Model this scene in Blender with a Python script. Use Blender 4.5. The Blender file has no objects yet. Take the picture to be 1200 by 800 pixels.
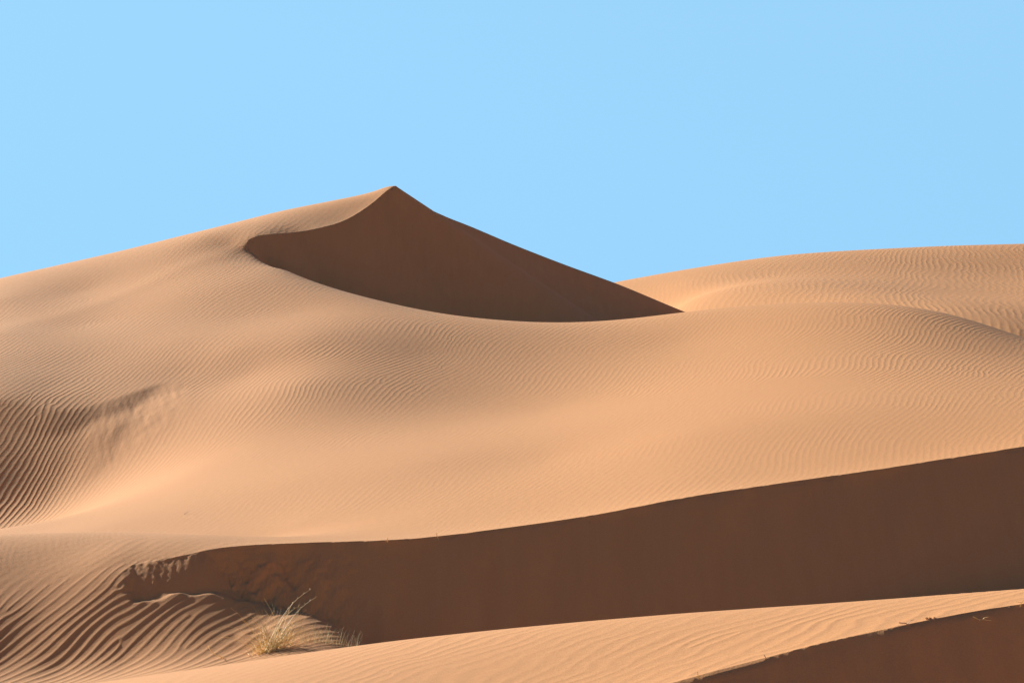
import bpy, bmesh, math, random
from mathutils import Vector
import numpy as np
R = math.radians
rng = np.random.default_rng(7)
random.seed(7)
scene = bpy.context.scene
col = scene.collection

# ------------------------------------------------------------------ survey
# Spots on the dunes were surveyed as (bearing, sight line, distance) from the
# tripod; they are turned into metres here. Eye level is z = 0, +y is the view.
FPX, UC, VH = 3403.0, 600.0, 560.0
def P(u, v, d): return ((u-UC)/FPX*d, d, (VH-v)/FPX*d)
def Z(u, d, z): return ((u-UC)/FPX*d, d, z)

SUN_EL, SUN_AZ = 20.0, -48.0       # azimuth from +y, negative = left
s_h = np.array([math.sin(R(SUN_AZ)), math.cos(R(SUN_AZ))])

class TPS:                                     # smooth surface through points
    SY = 0.6
    def __init__(self, pts, lam=1e-3):
        p = np.array(pts, float)
        self.c = np.stack([p[:, 0], p[:, 1]*self.SY], 1)/10
        n = len(p)
        A = np.zeros((n+3, n+3))
        A[:n, :n] = self.k(self.c, self.c) + lam*np.eye(n)
        A[:n, n] = 1; A[:n, n+1:] = self.c
        A[n, :n] = 1; A[n+1:, :n] = self.c.T
        self.w = np.linalg.solve(A, np.r_[p[:, 2], 0, 0, 0])
    @staticmethod
    def k(a, b):
        d2 = ((a[:, None, :]-b[None, :, :])**2).sum(-1)
        return 0.5*d2*np.log(d2+1e-12)
    def __call__(self, x, y):
        sh = x.shape
        q = np.stack([x.ravel(), y.ravel()*self.SY], 1)/10
        out = np.empty(len(q))
        n = len(self.c)
        for i in range(0, len(q), 20000):
            a = q[i:i+20000]
            out[i:i+20000] = self.k(a, self.c) @ self.w[:n] + self.w[n] + a @ self.w[n+1:]
        return out.reshape(sh)

def wnoise(x, y, sx, sy, seed, n=14):          # smooth noise: sum of plane waves
    r = np.random.default_rng(seed)
    o = np.zeros_like(x)
    for _ in range(n):
        a = r.uniform(0, 2*np.pi); f = r.uniform(.5, 1.4)
        o += np.cos(2*np.pi*f*(x*math.cos(a)/sx + y*math.sin(a)/sy) + r.uniform(0, 2*np.pi))
    return o/math.sqrt(n/2)
def sstep(a, b, x):
    t = np.clip((x-a)/(b-a), 0, 1); return t*t*(3-2*t)
def smax(a, b, k):
    h = np.clip(.5+.5*(a-b)/k, 0, 1); return b*(1-h)+a*h + k*h*(1-h)
def curve(tab):                                # monotone-ish smooth curve through a table
    t = np.array(tab, float)
    def f(u):
        u = np.asarray(u, float)
        x, yv = t[:, 0], t[:, 1]
        m = np.gradient(yv, x)
        i = np.clip(np.searchsorted(x, u)-1, 0, len(x)-2)
        h = x[i+1]-x[i]; s = np.clip((u-x[i])/h, 0, 1)
        return ((2*s**3-3*s**2+1)*yv[i] + (s**3-2*s**2+s)*h*m[i]
                + (-2*s**3+3*s**2)*yv[i+1] + (s**3-s**2)*h*m[i+1])
    return f

# ------------------------------------------------------------ brinks, crests
strip_brink = [(-600, 960, 27), (0, 930, 27.4), (400, 885, 28.2), (600, 846, 29), (780, 800, 29.6), (870, 776, 30),
               (960, 753, 30.4), (1030, 737, 30.7), (1100, 722.5, 31.1), (1200, 706, 31.6), (1400, 684, 32), (1900, 660, 32)]
strip_crest = [(-600, 868, 41.4), (-300, 846, 41), (0, 812, 40.3), (110, 798, 40), (250, 780, 39.4), (400, 762, 38.4), (600, 741, 36.9),
               (800, 720.5, 35.6), (1000, 704, 34.6), (1200, 689, 34), (1400, 678, 34), (1900, 655, 34)]
terrace = [(-600, 690, 44.6), (-200, 680, 44.6), (0, 672, 44.6), (150, 656, 44.9), (210, 648, 45), (280, 641, 45.2), (330, 638, 45.2),
           (430, 633, 45.2), (500, 630, 45.3), (560, 622, 45.5), (680, 606, 46.1), (800, 583, 46.8), (930, 564, 47.6),
           (1060, 545, 48.5), (1200, 523, 49.5), (1400, 495, 51), (1900, 440, 54)]
rim = [(300, 295, 100.6), (330, 312, 97.4), (365, 332, 93.6), (400, 347, 90.4), (440, 360, 88), (480, 369, 86.6), (560, 378, 85.2),
       (640, 381, 84.8), (720, 376.5, 85.2), (805, 365, 86.4), (860, 360, 86.6), (900, 357.5, 86.4), (960, 355.5, 85.7), (1000, 356, 85),
       (1060, 360.5, 83.8), (1100, 366.5, 83), (1140, 376, 82), (1200, 396, 80), (1300, 425, 78), (1500, 470, 75)]
ridge = [(290, 281.5, 101.5), (298, 277, 101.9), (315, 274.5, 102.2), (340, 272.5, 102.8), (375, 266.5, 103.6), (405, 257, 105), (435, 238, 107), (455, 221.5, 108.4), (460, 218.4, 108.8),
         (463, 216.8, 109), (466, 219, 109.2), (473, 224, 109.6), (490, 236.3, 110.6), (505, 245.3, 111.4), (520, 252.3, 112), (550, 264.3, 113), (600, 285.5, 114.5), (660, 309, 116),
         (725, 333, 118), (805, 366, 119.5), (900, 400, 121), (1000, 430, 123)]
far_sky = [(-600, 420, 150), (300, 400, 146), (650, 350, 142), (725, 331, 143), (790, 318, 146), (900, 302, 150), (1000, 294.5, 152), (1100, 289, 153),
           (1200, 286, 154), (1400, 284, 156), (1900, 300, 158)]

def dens(tab, n, lo=None, hi=None):            # resampled 3-D points of a curve
    t = np.array(tab, float)
    lo = t[0, 0] if lo is None else lo; hi = t[-1, 0] if hi is None else hi
    us = np.linspace(lo, hi, n)
    v = curve(t[:, [0, 1]])(us); d = curve(t[:, [0, 2]])(us)
    return [P(a, b, c) for a, b, c in zip(us, v, d)]

# ------------------------------------------------------------- control points
left_slope = [(-500, 700, 44.6), (-500, 800, 42.6), (-250, 690, 44.8), (-250, 790, 42.5), (0, 650, 46.1), (0, 690, 44.8), (0, 730, 43.7), (0, 780, 42.6),
              (75, 655, 45.6), (75, 700, 44.2), (75, 750, 43), (75, 780, 42.4), (150, 664, 44.7), (150, 700, 43.9), (150, 740, 43), (150, 775, 42.2)]
crest2 = [(-500, 650, 47.5), (-300, 640, 47.5), (-150, 631, 47.5), (0, 627, 47.3), (75, 625.5, 47.2), (130, 625, 47.1), (250, 626, 47), (330, 628.5, 46.8), (430, 630.5, 46.4)]
flank = [(0, 468, 75.2), (0, 430, 80), (0, 390, 87), (0, 350, 96), (0, 325.5, 105),
         (-150, 470, 76), (-150, 430, 84), (-150, 395, 94), (-150, 368, 105), (-400, 500, 78), (-400, 460, 92), (-400, 440, 105),
         (60, 483, 74.2), (60, 455, 77), (100, 425, 81), (100, 380, 89), (100, 340, 97), (100, 303, 105),
         (110, 479, 74.6), (160, 457, 76.4), (215, 438, 78.4), (200, 400, 83), (200, 350, 91.5), (200, 305, 99.5), (200, 279.5, 105),
         (270, 412, 80), (290, 440, 77.1), (290, 370, 87), (290, 330, 93), (270, 300, 99.3), (250, 290, 101), (270, 287, 101.4), (280, 295, 100.3), (280, 312, 96.9), (240, 276, 103)]
bowl = [(0, 545, 71.6), (0, 598, 69.7), (0, 618, 60), (-150, 560, 71.3), (-150, 620, 68), (-400, 600, 71), (-400, 640, 60),
        (60, 535, 71.7), (60, 588, 69.9), (60, 618, 58), (130, 490, 73.2), (130, 540, 71), (130, 585, 66.2), (130, 613, 56),
        (230, 455, 76.2), (230, 500, 71.2), (230, 550, 65), (230, 600, 56),
        (350, 400, 80), (350, 365, 87), (350, 450, 73.6), (350, 500, 68.5), (350, 560, 58.6), (350, 610, 52),
        (500, 420, 78.6), (500, 480, 70.3), (500, 540, 58.4), (500, 600, 50.5),
        (640, 420, 78.6), (640, 480, 69.3), (640, 540, 56.6), (640, 588, 49.8),
        (800, 400, 79.4), (800, 450, 70), (800, 510, 56.2), (800, 560, 50),
        (1000, 380, 77.6), (1000, 430, 68.4), (1000, 480, 57.6), (1000, 530, 51),
        (1200, 418, 72), (1200, 450, 63), (1200, 490, 54.5), (1400, 440, 74), (1400, 450, 66), (1400, 475, 56), (1800, 470, 72), (1800, 460, 59)]
hid = [Z(0, 51, -1.2), Z(130, 51, -1.15), Z(300, 50.5, -1.15), Z(-250, 51, -1.4)]
behind_left = [Z(-400, 118, 2.5), Z(0, 116, 6.6), Z(100, 116.5, 7.2), Z(200, 117, 7.9), Z(-150, 116, 5.0)]
tri = lambda L: [P(*a) for a in L]

PB = (tri(left_slope+crest2+flank+bowl+far_sky) + hid + behind_left
      + dens(terrace, 34, 165, 1500) + dens(rim, 36)
      + [Z(600, 40, -.7), Z(900, 40, 0.0), Z(1200, 40, .4), Z(1500, 40, .8), Z(300, 43.5, -1.05)]
      + [Z(318, 101.4, 7.1), Z(345, 101, 6.2), Z(400, 100, 5.0), Z(480, 98, 4.7), Z(560, 97.5, 4.3), Z(640, 95.5, 4.1), Z(720, 95, 4.3), Z(805, 94, 4.5),
         Z(330, 107, 5), Z(400, 109, 4.5), Z(500, 110, 4.2), Z(640, 107, 4.0), Z(800, 105, 4.2),
         Z(900, 92, 4.8), Z(900, 98, 4.6), Z(1000, 90, 4.7), Z(1000, 96, 4.3), Z(1100, 88, 4.1), Z(1100, 94, 3.9), Z(1200, 85, 3.4), Z(1200, 92, 3.2), Z(1400, 84, 2.2), Z(1400, 92, 2.5)]
      + tri([(1200, 393, 98.5), (1200, 371, 104), (1200, 345, 119), (1200, 318, 136), (1100, 370, 103), (1100, 345, 116), (1100, 318, 134),
             (1000, 350, 112), (1000, 322, 131), (900, 345, 118), (900, 324, 133), (800, 355, 124), (800, 335, 135), (1400, 380, 104), (1400, 340, 122), (1400, 310, 140)])
      + [Z(463, 125, 4.5), Z(600, 125, 4.6), Z(300, 128, 4.5), Z(0, 130, 4.5), Z(-400, 132, 3), Z(700, 127, 5)]
      + [Z(725, 160, 9.2), Z(900, 164, 10.8), Z(1100, 165, 11.4), Z(1400, 166, 11.4), Z(300, 160, 6), Z(-300, 162, 5)])
Mb = TPS(PB, .01)

rp = np.array(dens(ridge, 120))
tg = np.gradient(rp[:, :2], axis=0); tg /= np.linalg.norm(tg, axis=1)[:, None]
lee_n = np.stack([tg[:, 1], -tg[:, 0]], 1)             # toward camera/right
PW = (tri(flank+bowl[:24]+crest2) + behind_left + [tuple(p) for p in rp[::2]]
      + [tuple(rp[i]+np.r_[lee_n[i]*4, .25]) for i in range(24, 120, 10)]
      + [tuple(rp[i]+np.r_[-lee_n[i]*6, -.75]) for i in range(32, 120, 10)]
      + [tuple(rp[i]+np.r_[-lee_n[i]*18, -4.0]) for i in range(32, 120, 16)]
      + tri([(240, 269.5, 105.6), (290, 258, 106.6), (340, 246.5, 107.5), (400, 233, 108.6), (440, 223.3, 109.2), (453, 220, 109.2)])
      + [P(300, 295, 100.6), P(330, 312, 97.4), Z(240, 117, 8.0), Z(290, 118, 8.4), Z(340, 119, 8.6), Z(400, 121, 8.6), Z(440, 122, 8.6), Z(0, 135, 3.5), Z(300, 140, 4), Z(-400, 135, 1)])
Mw = TPS(PW, .002)

PT = (tri(left_slope+crest2[:6]+[(150, 656, 44.9), (180, 652, 45), (210, 648, 45.1), (250, 642, 45.2), (190, 625.5, 47), (250, 627, 47)]) + dens(strip_crest, 26) + dens(strip_brink, 26)
      + tri([(225, 699, 43.85), (225, 730, 43.05), (225, 768, 42.0),
             (300, 704, 43.95), (300, 735, 42.95), (300, 765, 41.9), (400, 745, 42.55), (400, 757.5, 41.85), (360, 717.5, 43.45)])
      + [Z(450, 42.6, -2.62), Z(450, 40, -2.5), Z(600, 42, -2.75), Z(600, 39, -2.45), Z(800, 42, -2.6), Z(800, 38, -2.25), Z(1000, 42, -2.2), Z(1000, 38, -2.0),
         Z(1200, 42, -1.75), Z(1200, 38, -1.65), Z(1500, 42, -1.6), Z(1500, 38, -1.5), Z(300, 46.5, -2.2), Z(450, 47, -2.6), Z(800, 47, -2.5), Z(1200, 47, -1.9), Z(1600, 47, -1.6),
         Z(600, 25.5, -2.5), Z(900, 27, -2.0), Z(1200, 28.5, -1.5), Z(1500, 29, -1.2), Z(200, 25, -2.9)])
MT = TPS(PT)

# -------------------------------------------------------------------- the grid
u_in = np.arange(-220, 1421, 1.4)
u_l = -220 - np.geomspace(4, 5200, 60)[::-1]
u_r = 1420 + np.geomspace(4, 5200, 60)
U = np.concatenate([u_l, u_in, u_r])
Ucl = np.clip(U, -560, 1560)
cD = lambda tab: curve(np.array(tab, float)[:, [0, 2]])(np.clip(Ucl, tab[0][0], tab[-1][0]))
D_b, D_c, D_t, D_r, D_k, D_f = cD(strip_brink), cD(strip_crest), cD(terrace), cD(rim), cD(ridge), cD(far_sky)
D_r = np.where(U < 291, 100.2, D_r)
D_r = np.minimum(D_r, 100.6)
D_k = np.where(U < 291, np.interp(U, [-600, 291], [101, 101.6]), D_k)
D_k = np.maximum(D_k, D_r+.6)
ones = np.ones_like(U)
def ck(n):                                     # rows packed towards both ends
    t = np.linspace(0, 1, n, endpoint=False); return .45*t+.55*(.5-.5*np.cos(np.pi*t))
secs = [(8*ones, D_b, 70), (D_b, D_c, 90), (D_c, D_t, 190), (D_t, D_r, 330), (D_r, D_k, 120), (D_k, D_k+9, 50), (D_k+9, D_f, 110)]
rows, sec_id = [], []
for k, (a, b, n) in enumerate(secs):
    for t in ck(n):
        rows.append(a+(b-a)*t); sec_id.append(k)
for q in np.r_[0, np.geomspace(1.5, 4000, 46)]:
    rows.append(D_f+q); sec_id.append(7)
D = np.array(rows); sec_id = np.array(sec_id)
UU = np.broadcast_to(U, D.shape)
X = (UU-UC)/FPX*D; Y = D.copy()
UE = np.clip(UU, -520, 1520); DE = np.minimum(Y, 166)
XE = (UE-UC)/FPX*DE; YE = DE

# ------------------------------------------------------------------- heights
def frame_fn(tab):                             # brink as y(x), z(x)
    p = np.array(dens(tab, 400)); o = np.argsort(p[:, 0]); p = p[o]
    gy = np.gradient(p[:, 1], p[:, 0])
    return lambda x: (np.interp(x, p[:, 0], p[:, 1]), np.interp(x, p[:, 0], p[:, 2]), np.interp(x, p[:, 0], gy))
Hgt = np.full(D.shape, -6.0)
slip = np.zeros(D.shape)                       # 1 on avalanche faces
amp = np.zeros(D.shape)
TR = math.tan(R(33.8))

# near ground + foreground dune
m = sec_id <= 2
x, y = XE[m], YE[m]
zt = MT(x, y)
yb, zb, gy = frame_fn(strip_brink)(x)
wob = .012*wnoise(x, y*0, 1.6, 1, 3) + .003*wnoise(x, y*0, .4, 1, 4) + .0015*wnoise(x, y*0, .12, 1, 41)
sd = (yb-y)/np.sqrt(1+gy**2); sd = sd + wob*np.exp(-np.clip(sd, 0, None)/.05)
lee1 = zb - TR*sd + .006*wnoise(x, y, .9, 3.5, 5)*sstep(0, .5, sd)
gr = -4.6 - 1.9*(1-sstep(8, 18, y)) + .1*wnoise(x, y, 6, 6, 6)
gx0, gy0 = (300-UC)/FPX*42.6, 42.6
gx0 += .12; zt = zt + .035*np.exp(-((x-gx0)/.42)**2-((y-gy0)/.3)**2)*(1+.2*wnoise(x, y, .3, .3, 33))
zt = zt - np.maximum(zt-Mb(x, y), 0)*sstep(44.3, 45, y)*sstep(100, 175, x/y*FPX+UC)
z = np.maximum(gr, np.minimum(zt, lee1))
s1 = np.where((lee1 < zt) & (sd > -.3), 1.0, 0)
# terrace face above the trough
mb = Mb(x, y)
yb, zb, gy = frame_fn(terrace)(x)
wob = .035*wnoise(x, y*0, 1.7, 1, 7) + .015*wnoise(x, y*0, .45, 1, 8) + .006*wnoise(x, y*0, .15, 1, 42)
sd2 = (yb-y)/np.sqrt(1+gy**2); sd2 = sd2 + wob*np.exp(-np.clip(sd2, 0, None)/.07)
uu = x/y*FPX+UC
lift = 0
rough = (1-sstep(300, 470, uu))*sstep(165, 260, uu)*sstep(.05, .5, sd2)
lee2 = zb + lift - TR*sd2 + .006*wnoise(x, y, .9, 4, 9)*sstep(0, .5, sd2) \
       + rough*1.3*(.014*wnoise(x, y, .5, 1.8, 10) + .009*wnoise(x, y, .2, .45, 11) + .006*wnoise(x, y, .09, .16, 12))
up = np.minimum(mb, lee2)
bl = sstep(112, 168, uu); kl = sstep(45.2, 46.8, y)
z2 = (zt*(1-kl)+mb*kl)*(1-bl) + np.maximum(z, up)*bl
z2 = np.where(y < 38, np.maximum(z, up), z2)
# crumbled slump where the face runs out into the ripples
ew = .07*wnoise(x, y, .5, .5, 35)
slump = sstep(146, 160, uu+18*ew)*(1-sstep(300, 380, uu))*sstep(.02, .12, sd2+.3*ew)*(1-sstep(.86, 1.12, sd2-.0016*(uu-150)+ew))
z2 = z2 - .085*slump*np.clip(sd2, 0, .9) + slump*(1-rough)*(.0015*wnoise(x, y, .34, .9, 36) + .0024*wnoise(x, y, .16, .3, 37) + .0013*wnoise(x, y, .08, .13, 38))
Hgt[m] = z2
slip[m] = np.maximum(np.where((z > up), s1, 0), np.maximum(np.where((up >= z) & (lee2 < mb), bl, 0), slump))

# bowl, main dune, far dune
m = sec_id >= 3
x, y = XE[m], YE[m]
mb = Mb(x, y)
zz = mb.copy()
nr = y < 47
kl = sstep(45.2, 46.8, y[nr]); bl = sstep(112, 168, x[nr]/y[nr]*FPX+UC)
zt_ = MT(x[nr], y[nr]); zt_ = zt_ - np.maximum(zt_-mb[nr], 0)*sstep(44.3, 45, y[nr])*sstep(100, 175, x[nr]/y[nr]*FPX+UC); zz[nr] = (zt_*(1-kl)+mb[nr]*kl)*(1-bl) + np.maximum(mb[nr], zt_)*bl
w = (y > 60) & (y < 150)
mw = Mw(x[w], y[w])
pts = np.concatenate([[rp[0]-np.r_[tg[0]*30, 30*.9]], rp, [rp[-1]+np.r_[tg[-1]*40, -14]]])
qx, qy = x[w], y[w]
best = np.full(qx.shape, 1e9); sgn = np.zeros_like(qx); zb = np.zeros_like(qx); rs = np.zeros_like(qx)
res = np.r_[0, rp[:, 2]-Mw(rp[:, 0], rp[:, 1]), 0]
for si, (a, b) in enumerate(zip(pts[:-1], pts[1:])):
    dx, dy = b[0]-a[0], b[1]-a[1]; L2 = dx*dx+dy*dy
    t = np.clip(((qx-a[0])*dx+(qy-a[1])*dy)/L2, 0, 1)
    ex, ey = qx-a[0]-t*dx, qy-a[1]-t*dy
    d2 = ex*ex+ey*ey; k = d2 < best
    best = np.where(k, d2, best); zb = np.where(k, a[2]+t*(b[2]-a[2]), zb)
    rs = np.where(k, res[si]+t*(res[si+1]-res[si]), rs)
    sgn = np.where(k, np.sign(dy*ex-dx*ey), sgn)
sdr = np.sqrt(best)*sgn
mw = mw + rs*np.exp(-(sdr/.7)**2)
lee3 = zb - TR*sdr
kk = np.where(sdr > .02)[0]
re_ = np.stack([np.interp(np.linspace(0, len(rp)-1, 420), np.arange(len(rp)), rp[:, i]) for i in range(3)], 1)
for i in range(0, len(kk), 20000):               # sand at its angle of repose below the whole brink
    j = kk[i:i+20000]
    env = (re_[None, :, 2]-TR*np.hypot(qx[j, None]-re_[None, :, 0], qy[j, None]-re_[None, :, 1])).max(1)
    lee3[j] = np.maximum(env, -9)
al0 = (qx-rp[0, 0])*tg[0, 0]+(qy-rp[0, 1])*tg[0, 1]
mm = np.minimum(mw, np.where(sdr > 0, lee3, np.where(al0 > .5, zb+.3*np.abs(sdr)+.002, 1e9)))
k = sstep(70, 90, qy)
cap = np.where(al0 > .5, zb+.3*np.abs(sdr)+.002, 1e9)
left = mb[w]*(1-k) + np.maximum(np.minimum(mw, cap), mb[w] - 8*(1-sstep(120, 130, qy))*(1-sstep(560, 700, qx/qy*FPX+UC)))*k
tip = np.hypot(qx-rp[0, 0], qy-rp[0, 1])
right = np.where(mm > mb[w], mm, mb[w])
pe0 = (qx-rp[0, 0])*lee_n[0, 0]+(qy-rp[0, 1])*lee_n[0, 1]
e = np.where(al0 < 0, sstep(.3, .9, pe0/(tip+.02)), 1.0)
zw = np.where(sdr > 0, left*(1-e)+right*e, left)
zz[w] = zw
sl = np.zeros_like(zz); sl[w] = np.where((mm > mb[w]) & (sdr > 0), 1.0, 0)
# small slumped scar at the toe of the flank
sp = np.array(dens([(-400, 490, 77.5), (-220, 470, 76.6), (-60, 463, 75.7), (0, 467, 75.3), (35, 476, 74.8), (70, 482.5, 74.4), (105, 479.5, 74.7), (130, 471, 75.3), (160, 458, 76.3), (190, 447, 77.3), (218, 438, 78)], 80))
ybs = np.interp(x, sp[:, 0], sp[:, 1]); us = x/y*FPX+UC
sds = ybs-y
dep = np.minimum(np.clip(sds, 0, 9)*.075, .13)*(1-.35*sstep(150, 200, us))*sstep(95, 150, us)*(1-sstep(175, 226, us))*(1-sstep(2.2, 7, sds))*(y < 82)
nz = .05*wnoise(x, y, .9, 2.0, 21)+.03*wnoise(x, y, .35, .8, 22)+.02*wnoise(x, y, .16, .3, 23)
zz = zz - dep + np.clip(dep/.027, 0, 1)*nz*.11
brow = np.minimum(np.clip(sds, 0, 9)*.10, .13)*(1-sstep(95, 150, us))*sstep(-420, -250, us)*(1-sstep(1.4, 5, sds))*(y < 82)
zz = zz - brow
sl = np.maximum(sl, np.clip(dep/.025, 0, 1))
Hgt[m] = zz; slip[m] = sl

# beyond the surveyed ground the dunes roll on lower
out = np.maximum(sstep(900, 2600, np.abs(UU-600)), sstep(165, 420, Y))
roll = -3.0 + 2.2*wnoise(X, Y, 90, 60, 31) - 2.5*sstep(300, 3000, Y)
Hgt = Hgt*(1-out) + np.maximum(roll, -5.6)*out
Hgt = np.where(Y < 30, np.minimum(Hgt, -4.0*out+10*(1-out)), Hgt)

# ------------------------------------------------------------------- ripples
tau = 2*np.pi
phase = np.zeros(D.shape)
warp = lambda sx, sy, seed: wnoise(X, Y, sx, sy, seed)
# main bowl and flank
beta, al = .5, .20
pm = (X*(1-beta*(Y-70)/70) - al*Y + .10*warp(7, 10, 51) + .035*warp(2.5, 5, 52))*tau/.155
pn = (X*.84 - .55*Y + .10*warp(3.2, 4.2, 53) + .03*warp(1.2, 1.6, 54))*tau/.185
ps = (X*.82 - .57*Y + .10*warp(3.2, 3.0, 55) + .03*warp(.9, 1.1, 56))*tau/.27
pf = (X - .17*Y + .28*warp(10, 18, 57) + .06*warp(3, 8, 58))*tau/.30
sid = sec_id[:, None]
crest_top = (sid == 3) & (Y < 50.5) & (UU < 440)          # back of the terrace, behind its rounded crest
far_side = (sid == 4) & (UU > 800) & (Y > 96)
phase = np.where(sid <= 1, ps, np.where((sid == 2) | crest_top, pn, np.where((sid <= 4) & ~far_side, pm, pf)))

# ripple height (m) where the sand carries ripples
def AP(u, v, d, a): x_, y_, _ = P(u, v, d); return (x_, y_, a)
ap = [AP(0, 640, 46, .007), AP(0, 690, 43.3, .013), AP(0, 740, 41, .017), AP(0, 790, 38.6, .017), AP(150, 700, 42.5, .013), AP(150, 760, 39.3, .018), AP(-300, 700, 43, .014),
      AP(300, 730, 41.5, .016), AP(400, 755, 40, .015), AP(500, 740, 41, .012), AP(250, 630, 46.5, .006), AP(430, 630, 46, .002), AP(800, 700, 40, .006), AP(1200, 690, 39, .006),
      AP(300, 780, 35.5, .003), AP(600, 760, 33, .006), AP(800, 770, 31, .008), AP(800, 725, 34, .003), AP(1000, 725, 32, .008), AP(1000, 706, 34, .004), AP(1200, 700, 32.5, .006), AP(500, 790, 31, .006), AP(100, 800, 33, .006),
      AP(600, 600, 48, .0010), AP(1000, 545, 47, .0015), AP(300, 615, 50, .0008), AP(100, 600, 56, .0012), AP(200, 560, 62, .0018), AP(300, 560, 61, .0012), AP(450, 540, 61, .0012), AP(560, 490, 69, .0014), AP(700, 520, 60, .0014), AP(900, 500, 60, .0016),
      AP(1100, 480, 56, .0026), AP(40, 530, 71, .0125), AP(90, 520, 72, .011), AP(0, 590, 67, .008), AP(130, 550, 69, .006), AP(200, 500, 72, .0065), AP(260, 470, 75, .0065), AP(340, 460, 75, .0065), AP(420, 450, 78, .0055), AP(330, 520, 67, .0025),
      AP(300, 415, 81, .005), AP(200, 420, 80, .006), AP(100, 420, 82, .0065), AP(30, 400, 86, .0055), AP(150, 360, 92, .0055), AP(250, 330, 94, .005), AP(100, 320, 101, .003), AP(300, 270, 103, .003), AP(420, 235, 108, .001),
      AP(400, 380, 88, .0032), AP(520, 410, 85, .0045), AP(640, 410, 84, .004), AP(640, 385, 91, .0025), AP(750, 430, 76, .0035), AP(900, 420, 73, .0035), AP(900, 365, 85, .003), AP(1000, 430, 67, .005), AP(1100, 420, 70, .005), AP(1100, 385, 79, .005), AP(1200, 440, 65, .005), AP(1200, 410, 75, .0045),
      AP(-300, 530, 72, .009), AP(-300, 450, 85, .003),
      AP(780, 325, 144, .003), AP(900, 330, 130, .006), AP(1000, 335, 125, .008), AP(1000, 300, 149, .008), AP(1100, 300, 147, .008), AP(1200, 295, 149, .008), AP(1200, 340, 121, .006), AP(1150, 370, 105, .008), AP(1400, 330, 130, .010)]
A = np.array(ap); aw = np.zeros(D.shape); an = np.zeros(D.shape)
for ax_, ay_, av in A:
    g = 1/((((X-ax_)*1.0)**2 + ((Y-ay_)*.45)**2)/max(ay_/60, .5)**2 + .3)**2
    aw += g*av; an += g
amp = aw/an
amp *= 1-out
amp *= 1 + .22*warp(4, 6, 61)
amp = np.clip(amp, 0, None)
def blur(a, n):
    for _ in range(n):
        b = a.copy(); b[1:-1] = (a[:-2]+2*a[1:-1]+a[2:])/4; a = b.copy()
        a[:, 1:-1] = (b[:, :-2]+2*b[:, 1:-1]+b[:, 2:])/4
    return a
slip_s = blur(slip, 3)
amp *= np.clip(1-1.15*slip_s, 0, 1)

# the coarse ripples of the trough and the terrace are real relief
near = (sid == 2) | crest_top
amp = np.where(crest_top, amp*(1-sstep(48.5, 50.3, Y))*(1-sstep(380, 438, UU)), amp)
gx_, gy_ = warp(2.6, 3.4, 71), warp(2.6, 3.4, 72)
vort = np.arctan2(.9*gy_, 1.05+.9*gx_)
ph = phase+vort
pa = ph+.45*np.sin(ph); prof = np.cos(pa)+.26*np.cos(2*pa)
Hgt = Hgt + np.where(near, amp*.26*prof, 0)
edge = np.where((sid == 3) & (UU >= 438), np.maximum(sstep(450, 520, UU), sstep(50.5, 53, Y)), 1.0)*np.where((sid == 3) & (UU < 520), np.maximum(sstep(50.6, 53, Y), sstep(450, 520, UU)), 1.0)
bump_amp = edge*np.where(near, amp*.0, amp*.30)

# ---------------------------------------------------------------- materials
def nodes(name):
    m_ = bpy.data.materials.new(name); m_.use_nodes = True
    nt = m_.node_tree; nt.nodes.clear()
    return m_, nt
class NB:
    def __init__(s, nt): s.nt = nt
    def n(s, t, **k):
        o = s.nt.nodes.new(t)
        for a, v in k.items(): setattr(o, a, v)
        return o
    def link(s, a, b): s.nt.links.new(a, b)
    def math(s, op, a, b=None, clamp=False):
        o = s.n('ShaderNodeMath', operation=op, use_clamp=clamp)
        for i, q in enumerate((a, b)):
            if q is None: continue
            if isinstance(q, (int, float)): o.inputs[i].default_value = q
            else: s.link(q, o.inputs[i])
        return o.outputs[0]
    def attr(s, name): return s.n('ShaderNodeAttribute', attribute_name=name).outputs['Fac']
    def noise(s, vec, scale, detail=2, rough=.5):
        o = s.n('ShaderNodeTexNoise'); o.inputs['Scale'].default_value = scale
        o.inputs['Detail'].default_value = detail; o.inputs['Roughness'].default_value = rough
        s.link(vec, o.inputs['Vector']); return o
SAND = (.42, .205, .081)
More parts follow.
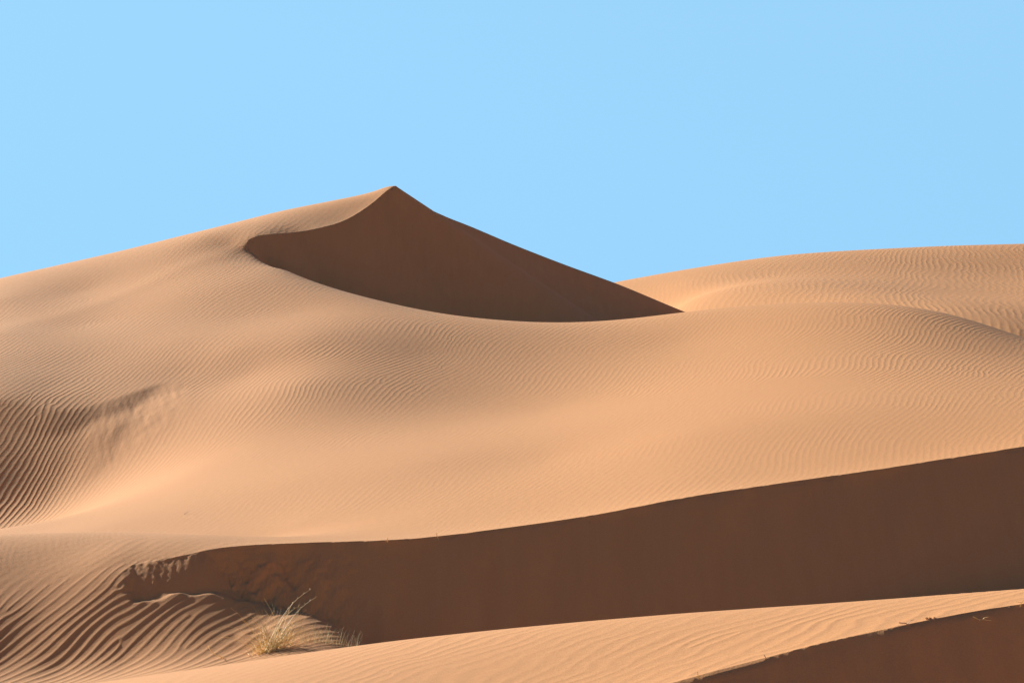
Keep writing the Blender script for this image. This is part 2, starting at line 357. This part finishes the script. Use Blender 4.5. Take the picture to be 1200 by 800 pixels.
def sand_material():
    m_, nt = nodes('sand'); b = NB(nt)
    geo = b.n('ShaderNodeNewGeometry'); pos = geo.outputs['Position']
    sc = b.n('ShaderNodeVectorMath', operation='MULTIPLY'); b.link(pos, sc.inputs[0]); sc.inputs[1].default_value = (1, .6, 1)
    g = b.noise(sc.outputs[0], .75, 1.5, .5)
    sep = b.n('ShaderNodeSeparateColor'); b.link(g.outputs['Color'], sep.inputs[0])
    re = b.math('ADD', b.math('MULTIPLY', b.math('SUBTRACT', sep.outputs[0], .5), 6.5), 1.0)
    im = b.math('MULTIPLY', b.math('SUBTRACT', sep.outputs[1], .5), 6.5)
    ang = b.math('ARCTAN2', im, re)
    fine = b.noise(sc.outputs[0], 2.6, 1, .5)
    ph_ = b.math('ADD', b.math('ADD', b.attr('ripple_phase'), ang), b.math('MULTIPLY', b.math('SUBTRACT', fine.outputs[0], .5), 2.6))
    pr = b.math('COSINE', b.math('ADD', ph_, b.math('MULTIPLY', b.math('SINE', ph_), .4)))
    # patchy ripple height
    pat = b.noise(sc.outputs[0], .9, 2, .5)
    pm_ = b.math('ADD', b.math('MULTIPLY', pat.outputs[0], 1.5), .25)
    h1 = b.math('MULTIPLY', b.math('MULTIPLY', pr, b.attr('ripple_height')), pm_)
    gr_ = b.noise(pos, 55, 3, .65)
    h2 = b.math('MULTIPLY', gr_.outputs[0], .0035)
    md = b.noise(pos, 7, 3, .55)
    h3 = b.math('MULTIPLY', md.outputs[0], .006)
    # sand-flow streaks down the avalanche faces
    st = b.n('ShaderNodeVectorMath', operation='MULTIPLY'); b.link(pos, st.inputs[0]); st.inputs[1].default_value = (3.0, .35, .35)
    sn = b.noise(st.outputs[0], 1.4, 3, .55)
    h4 = b.math('MULTIPLY', b.math('MULTIPLY', sn.outputs[0], b.attr('slip_face')), .016)
    hh = b.math('ADD', b.math('ADD', h1, h2), b.math('ADD', h3, h4))
    bump = b.n('ShaderNodeBump'); bump.inputs['Strength'].default_value = 1; bump.inputs['Distance'].default_value = 1
    b.link(hh, bump.inputs['Height'])
    # colour: broad tone drift, mineral patches, grains
    big = b.noise(sc.outputs[0], .06, 3, .5)
    gra = b.noise(pos, 45, 5, .75)
    t = b.math('ADD', b.math('MULTIPLY', b.math('SUBTRACT', big.outputs[0], .5), .5), b.math('MULTIPLY', b.math('SUBTRACT', gra.outputs[0], .5), 1.5))
    t = b.math('ADD', t, b.math('MULTIPLY', b.math('MULTIPLY', b.math('SUBTRACT', sn.outputs[0], .5), b.attr('slip_face')), .4))
    t = b.math('ADD', t, .5, clamp=True)
    mix = b.n('ShaderNodeMix', data_type='RGBA'); b.link(t, mix.inputs['Factor'])
    mix.inputs[6].default_value = (SAND[0]*.86, SAND[1]*.80, SAND[2]*.78, 1)
    mix.inputs[7].default_value = (SAND[0]*1.12, SAND[1]*1.17, SAND[2]*1.18, 1)
    p = b.n('ShaderNodeBsdfPrincipled'); p.inputs['Roughness'].default_value = .95
    p.inputs['Specular IOR Level'].default_value = .08
    if 'Diffuse Roughness' in p.inputs: p.inputs['Diffuse Roughness'].default_value = .5
    b.link(mix.outputs[2], p.inputs['Base Color']); b.link(bump.outputs[0], p.inputs['Normal'])
    o = b.n('ShaderNodeOutputMaterial'); b.link(p.outputs[0], o.inputs[0])
    return m_
MSAND = sand_material()

# ------------------------------------------------------------------- meshes
def sheet(name, r0, r1, label, cat):
    r1 += 1
    n, c = r1-r0, D.shape[1]
    co = np.stack([X[r0:r1], Y[r0:r1], Hgt[r0:r1]], -1).reshape(-1, 3).astype(np.float32)
    i = (np.arange(n-1)[:, None]*c + np.arange(c-1)[None, :]).ravel()
    f = np.stack([i, i+1, i+c+1, i+c], 1).astype(np.int32)
    me = bpy.data.meshes.new(name)
    me.vertices.add(len(co)); me.vertices.foreach_set('co', co.ravel())
    me.loops.add(f.size); me.loops.foreach_set('vertex_index', f.ravel())
    me.polygons.add(len(f)); me.polygons.foreach_set('loop_start', np.arange(0, f.size, 4, dtype=np.int32))
    me.update(calc_edges=True)
    me.polygons.foreach_set('use_smooth', np.ones(len(f), bool))
    for nm, a in (('ripple_phase', phase), ('ripple_height', bump_amp), ('slip_face', slip_s)):
        at = me.attributes.new(nm, 'FLOAT', 'POINT'); at.data.foreach_set('value', a[r0:r1].ravel().astype(np.float32))
    me.materials.append(MSAND)
    o = bpy.data.objects.new(name, me); col.objects.link(o)
    o['kind'] = 'structure'; o['label'] = label; o['category'] = cat
    return o
first = lambda k: int(np.argmax(sec_id == k))
cut1 = first(2)+6
cut2 = first(5)+46
sheet('sand_dune', 0, cut1, 'low sunlit foreground dune with a dark shaded face at the bottom right', 'dune')
sheet('sand_dune', cut1, cut2, 'tall orange dune with a curved crest, dark hollow and rippled lit bowl', 'dune')
sheet('sand_dune', cut2, D.shape[0]-1, 'distant rounded rippled dune on the skyline at right', 'dune')

gm = bpy.data.meshes.new('desert_ground')
S = 9000
gm.from_pydata([(-S, -S, -6), (S, -S, -6), (S, S, -6), (-S, S, -6)], [], [(0, 1, 2, 3)])
gm.materials.append(MSAND)
go = bpy.data.objects.new('desert_ground', gm); col.objects.link(go)
go['kind'] = 'structure'; go['label'] = 'flat sandy desert floor beneath the dunes'; go['category'] = 'ground'


# ------------------------------------------------------- dry plants, wind-blown bits
V_all = VH - Hgt/Y*FPX
def ground_at(x, y):                            # sand height under a point
    c = int(np.argmin(np.abs(U-(x/y*FPX+UC)))); r = int(np.argmin(np.abs(D[:, c]-y)))
    return float(Hgt[r, c])
def spot(u, v, dmin=26):                        # where a sight line first meets the sand
    c = int(np.argmin(np.abs(U-u))); r = np.where((V_all[:, c] <= v) & (D[:, c] > dmin))[0][0]
    return Vector((X[r, c], Y[r, c], Hgt[r, c]))
def straw_material(name, c0, c1):
    m_, nt = nodes(name); b = NB(nt)
    geo = b.n('ShaderNodeNewGeometry'); ri = geo.outputs['Random Per Island']
    ns = b.noise(geo.outputs['Position'], 9, 2, .6)
    t = b.math('ADD', b.math('MULTIPLY', ri, .75), b.math('MULTIPLY', ns.outputs[0], .35), clamp=True)
    mix = b.n('ShaderNodeMix', data_type='RGBA'); b.link(t, mix.inputs['Factor'])
    mix.inputs[6].default_value = (*c0, 1); mix.inputs[7].default_value = (*c1, 1)
    p = b.n('ShaderNodeBsdfPrincipled'); p.inputs['Roughness'].default_value = .6; p.inputs['Specular IOR Level'].default_value = .3
    b.link(mix.outputs[2], p.inputs['Base Color'])
    tr = b.n('ShaderNodeBsdfTranslucent'); b.link(mix.outputs[2], tr.inputs[0])
    ms = b.n('ShaderNodeMixShader'); ms.inputs[0].default_value = .3
    b.link(p.outputs[0], ms.inputs[1]); b.link(tr.outputs[0], ms.inputs[2])
    o = b.n('ShaderNodeOutputMaterial'); b.link(ms.outputs[0], o.inputs[0]); return m_
M_GOLD = straw_material('dry_grass', (.50, .34, .12), (.78, .62, .30))
M_GREY = straw_material('weathered_grass', (.30, .24, .12), (.50, .42, .22))
M_TWIG = straw_material('dead_twig', (.16, .09, .05), (.34, .22, .13))

def tube(vs, fs, pts, r0, r1, n=4):
    base = len(vs); m_ = len(pts)
    for i, p in enumerate(pts):
        a = pts[max(i-1, 0)]; c = pts[min(i+1, m_-1)]
        t = (Vector(c)-Vector(a)).normalized()
        u_ = t.cross(Vector((.3, .9, .1))).normalized(); w_ = t.cross(u_)
        r = r0+(r1-r0)*i/(m_-1)
        for k in range(n):
            q = 2*math.pi*k/n
            vs.append(tuple(Vector(p)+u_*(r*math.cos(q))+w_*(r*math.sin(q))))
    for i in range(m_-1):
        for k in range(n):
            fs.append((base+i*n+k, base+i*n+(k+1) % n, base+(i+1)*n+(k+1) % n, base+(i+1)*n+k))
    fs.append(tuple(base+k for k in range(n))[::-1]); fs.append(tuple(base+(m_-1)*n+k for k in range(n)))
def arc(p0, az, tilt, length, droop, n=7, wob=.0):
    p = Vector(p0); out_ = [p.copy()]
    for i in range(n-1):
        q = i/(n-1); a = tilt+droop*q*q
        d_ = Vector((math.cos(az)*math.sin(a), math.sin(az)*math.sin(a), math.cos(a)))
        p = p+d_*(length/(n-1))+Vector((random.gauss(0, wob), random.gauss(0, wob), random.gauss(0, wob)))
        out_.append(p.copy())
    return out_
def mesh_obj(name, vs, fs, mat, parent=None):
    me = bpy.data.meshes.new(name); me.from_pydata([tuple(v) for v in vs], [], fs); me.materials.append(mat)
    o = bpy.data.objects.new(name, me); col.objects.link(o)
    if parent: o.parent = parent
    return o
def empty(name, loc, label, cat, group=None):
    o = bpy.data.objects.new(name, None); o.location = loc; col.objects.link(o)
    o['label'] = label; o['category'] = cat
    if group: o['group'] = group
    return o
def tagged(o, label, cat, group=None):
    o['label'] = label; o['category'] = cat
    if group: o['group'] = group
    return o

# golden tuft behind the foreground crest
gb = spot(318, 762, 41)
tuft = empty('grass_tuft', gb, 'dry golden grass tuft with long bent blades growing in the shaded rippled trough', 'grass tuft')
def root(sx, sy):
    x_, y_ = random.gauss(0, sx), random.gauss(0, sy)
    return Vector((x_, y_, ground_at(gb.x+x_, gb.y+y_)-gb.z-.02))
vs, fs = [], []
for i in range(90):                              # fan of straw blades, most leaning downwind
    dirn = random.choice([0, 0, 0, .25, -.3, .1, math.pi, math.pi*.8, -2.8])
    tube(vs, fs, arc(root(.12, .05), dirn+random.gauss(0, .4), abs(random.gauss(.7, .33)), random.uniform(.28, .85), random.uniform(.2, 1.3), 9, .006), random.uniform(.003, .006), .0012, 3)
for i in range(55):                              # flattened litter round the foot
    p = root(.20, .08)+Vector((.02, 0, .03))
    tube(vs, fs, arc(p, random.uniform(0, 6.28), random.uniform(1.1, 1.6), random.uniform(.06, .24), random.uniform(-.2, .4), 5, .003), .0026, .0012, 3)
mesh_obj('blades', vs, fs, M_GOLD, tuft)
vs, fs = [], []
for i in range(60):                             # finer upright weathered leaves
    tube(vs, fs, arc(root(.16, .07), random.uniform(-.7, .7) if random.random() < .6 else random.uniform(2.4, 3.9), abs(random.gauss(.3, .2)), random.uniform(.3, .8), random.uniform(0, .7), 6, .004), .0024, .0008, 3)
mesh_obj('fine_leaves', vs, fs, M_GREY, tuft)
for (az_, tl, ln, dr) in ((.05, .42, 1.15, .7), (-.1, .5, 1.0, .65), (.15, .3, .8, .9), (.0, .7, .75, .5)):
    vs, fs = [], []
    a_ = arc(root(.05, .03), az_, tl, ln, dr, 12, .002)
    tube(vs, fs, a_, .0036, .0018, 4)
    t_ = len(a_)
    for q in range(7, t_):                       # thin seed head along the tip
        for _ in range(3):
            tube(vs, fs, arc(a_[q], random.uniform(0, 6.28), random.uniform(.3, 1.0), .035, .2, 3), .0018, .0008, 3)
    mesh_obj('seed_stalk', vs, fs, M_GREY, tuft)

# thin greyish wisps to its right
g2 = spot(384, 752, 41)
wisp = empty('grass_tuft', g2, 'sparse wispy grey-green grass to the right of the golden tuft, above the lit foreground crest', 'grass tuft')
vs, fs = [], []
for i in range(130):
    x_, y_ = random.uniform(-.6, .45), random.gauss(0, .08)
    z_ = ground_at(g2.x+x_, g2.y+y_)-g2.z-.01
    tube(vs, fs, arc((x_, y_, z_), random.uniform(-.6, .6) if random.random() < .6 else random.uniform(2.2, 4), abs(random.gauss(.25, .25)), random.uniform(.10, .32), random.uniform(0, .9), 6, .004), .0022, .0008, 3)
mesh_obj('blades', vs, fs, M_GREY, wisp)

# single bent stem left of the tuft
p = spot(262, 771, 41)
vs, fs = [], []
a_ = [p+Vector(q) for q in ((.05, .02, -.01), (.0, .01, .03), (-.07, 0, .055), (-.13, -.01, .09), (-.18, -.02, .15), (-.20, -.02, .20))]
tube(vs, fs, a_, .006, .003, 5)
tagged(mesh_obj('dry_stem', vs, fs, M_GOLD), 'single pale bent stem lying on the ripples left of the golden tuft', 'stem')

# roots and twigs poking from the brinks
def twig(u, v, dmin, strokes, label, rad=.004, name='dead_twig', lift=.01, mat=None):
    p = spot(u, v, dmin); e_ = empty(name, p, label, 'twig')
    for k, st in enumerate(strokes):
        vs, fs = [], []
        q = [Vector((a, -.03-.012*i, c)) for i, (a, c) in enumerate(st)]
        tube(vs, fs, q, rad if k == 0 else rad*.75, rad*.4, 5)
        mesh_obj('stem' if k == 0 else 'side_branch', vs, fs, mat or M_TWIG, e_)
    return e_
twig(455, 633, 43, [[(0, .03), (-.005, -.02), (.01, -.09)]], 'tiny root stub hanging from the left part of the middle dune edge', .006, mat=M_GOLD)
twig(513, 630, 43, [[(-.03, .05), (-.01, -.01), (.02, -.07), (.04, -.13)], [(.02, -.07), (.05, -.10), (.075, -.15)]], 'pale forked root dangling over the middle dune edge', .0055, mat=M_GOLD)
twig(1063, 733, 26, [[(-.10, .015), (-.03, .01), (.02, -.015), (.05, -.03)], [(-.01, 0), (.02, .035), (.06, .05)]], 'short dark twig lying on the foreground dune edge', .0055)
twig(1100, 737, 26, [[(0, .04), (.03, -.02), (.07, -.10)]], 'faint thin root on the dark foreground face below the crumbled edge', .003)
twig(1148, 726, 26, [[(-.09, .03), (-.03, 0), (.03, 0), (.10, -.01)], [(-.02, 0), (-.01, -.05), (.015, -.085)], [(.01, 0), (.03, .02), (.07, .03)]], 'forked pale root sticking out of the dark foreground face', .0045, mat=M_GOLD)
twig(1195, 713, 26, [[(.03, .05), (-.01, .02), (-.03, -.03), (-.025, -.08)], [(-.01, .02), (-.05, .03), (-.08, .03)]], 'curved root at the far right end of the foreground edge', .0045, mat=M_GOLD)
twig(817, 796, 26, [[(-.01, .04), (0, -.02), (.005, -.07)]], 'short root stub under the foreground edge at the bottom of the picture', .0045, mat=M_GOLD)
twig(897, 770, 26, [[(-.03, .03), (0, -.02), (.0, -.06)]], 'small root tip under the foreground edge nearest its middle', .004)
twig(220, 603, 50, [[(-.05, .0), (0, .03), (.06, .075)]], 'small dark twig alone on the bright bowl sand', .008)
twig(690, 612, 43, [[(0, .03), (.015, -.03), (.035, -.09)]], 'thin root below the middle dune edge near its centre', .0035)

# crust clods along the foreground edge
def clod(u, v, dmin, r, label):
    p = spot(u, v, dmin); bm = bmesh.new(); bmesh.ops.create_icosphere(bm, subdivisions=3, radius=r)
    sd_ = random.random()*50
    from mathutils import noise as mn
    for q in bm.verts:
        k = 1+.45*mn.noise(q.co/r*1.3+Vector((sd_, 0, 0)))+.2*mn.noise(q.co/r*3.1+Vector((0, sd_, 0)))
        q.co *= k; q.co.z *= .6; q.co.x *= 1.3
    me = bpy.data.meshes.new('sand_clod'); bm.to_mesh(me); bm.free(); me.materials.append(MSAND)
    o = bpy.data.objects.new('sand_clod', me); o.location = p+Vector((0, 0, r*.25)); o.rotation_euler = (0, 0, random.random()*6); col.objects.link(o)
    tagged(o, label, 'clod')
clod(1086, 724.5, 28, .026, 'largest crumbly sand clod on the brink of the foreground dune')
clod(1093, 723.5, 28, .016, 'small sand clod just right of the largest one on the foreground brink')


# --------------------------------------------------------------- camera, light
cam = bpy.data.cameras.new('camera'); co_ = bpy.data.objects.new('camera', cam); col.objects.link(co_)
cam.sensor_width = 36; cam.lens = 36*FPX/1200
cam.clip_end = 20000; cam.clip_start = .1
co_.location = (0, 0, 0); co_.rotation_euler = (R(90)+math.atan((VH-400)/FPX), 0, 0)
scene.camera = co_

w = bpy.data.worlds.new('World'); scene.world = w; w.use_nodes = True
nt = w.node_tree; nt.nodes.clear(); b = NB(nt)
sky = b.n('ShaderNodeTexSky', sky_type='NISHITA'); sky.sun_disc = False
sky.sun_elevation = R(SUN_EL); sky.sun_rotation = R(SUN_AZ)
sky.air_density = .7; sky.dust_density = 0; sky.ozone_density = 3.0; sky.altitude = 1000
bg = b.n('ShaderNodeBackground'); bg.inputs[1].default_value = .06
# clear dry desert air: an even blue low over the horizon, dimmer overhead
tc = b.n('ShaderNodeTexCoord'); sx = b.n('ShaderNodeSeparateXYZ'); b.link(tc.outputs['Generated'], sx.inputs[0])
rmp = b.n('ShaderNodeValToRGB'); b.link(sx.outputs[2], rmp.inputs[0])
stops = [(0, (.225, .308, .385)), (math.sin(R(3)), (.266, .348, .418)), (math.sin(R(5)), (.363, .431, .445)), (math.sin(R(7)), (.466, .523, .484)),
         (math.sin(R(9)), (.583, .616, .528)), (math.sin(R(12)), (.62, .64, .53)), (math.sin(R(22)), (.36, .40, .47)), (math.sin(R(40)), (.21, .29, .45))]
el = rmp.color_ramp.elements
while len(el) < len(stops): el.new(.5)
for e, (p_, c_) in zip(el, stops): e.position = p_; e.color = (*c_, 1)
mx = b.n('ShaderNodeMix', data_type='RGBA', blend_type='MULTIPLY'); mx.inputs['Factor'].default_value = 1
b.link(sky.outputs[0], mx.inputs[6]); b.link(rmp.outputs[0], mx.inputs[7]); hz = b.n('ShaderNodeMapRange'); hz.inputs[1].default_value = math.sin(R(10)); hz.inputs[2].default_value = math.sin(R(24)); hz.inputs[3].default_value = .75; hz.inputs[4].default_value = 0
b.link(sx.outputs[2], hz.inputs[0])
even = b.n('ShaderNodeMix', data_type='RGBA'); b.link(hz.outputs[0], even.inputs['Factor']); b.link(mx.outputs[2], even.inputs[6])
even.inputs[7].default_value = (*[q/(.06*2**2.2) for q in (.345, .69, 1.0)], 1)
b.link(even.outputs[2], bg.inputs[0])
o = b.n('ShaderNodeOutputWorld'); b.link(bg.outputs[0], o.inputs[0])

sun = bpy.data.lights.new('sun', 'SUN'); sun.energy = 5; sun.angle = R(.53); sun.color = (1, .91, .78)
so = bpy.data.objects.new('sun', sun); col.objects.link(so)
d = np.r_[s_h*math.cos(R(SUN_EL)), math.sin(R(SUN_EL))]
from mathutils import Vector
so.rotation_euler = Vector(d).to_track_quat('Z', 'Y').to_euler()
so.location = Vector(d)*60

scene.render.engine = 'CYCLES'
scene.view_settings.view_transform = 'Standard'; scene.view_settings.look = 'None'
scene.view_settings.gamma = 1; scene.view_settings.exposure = 2.2
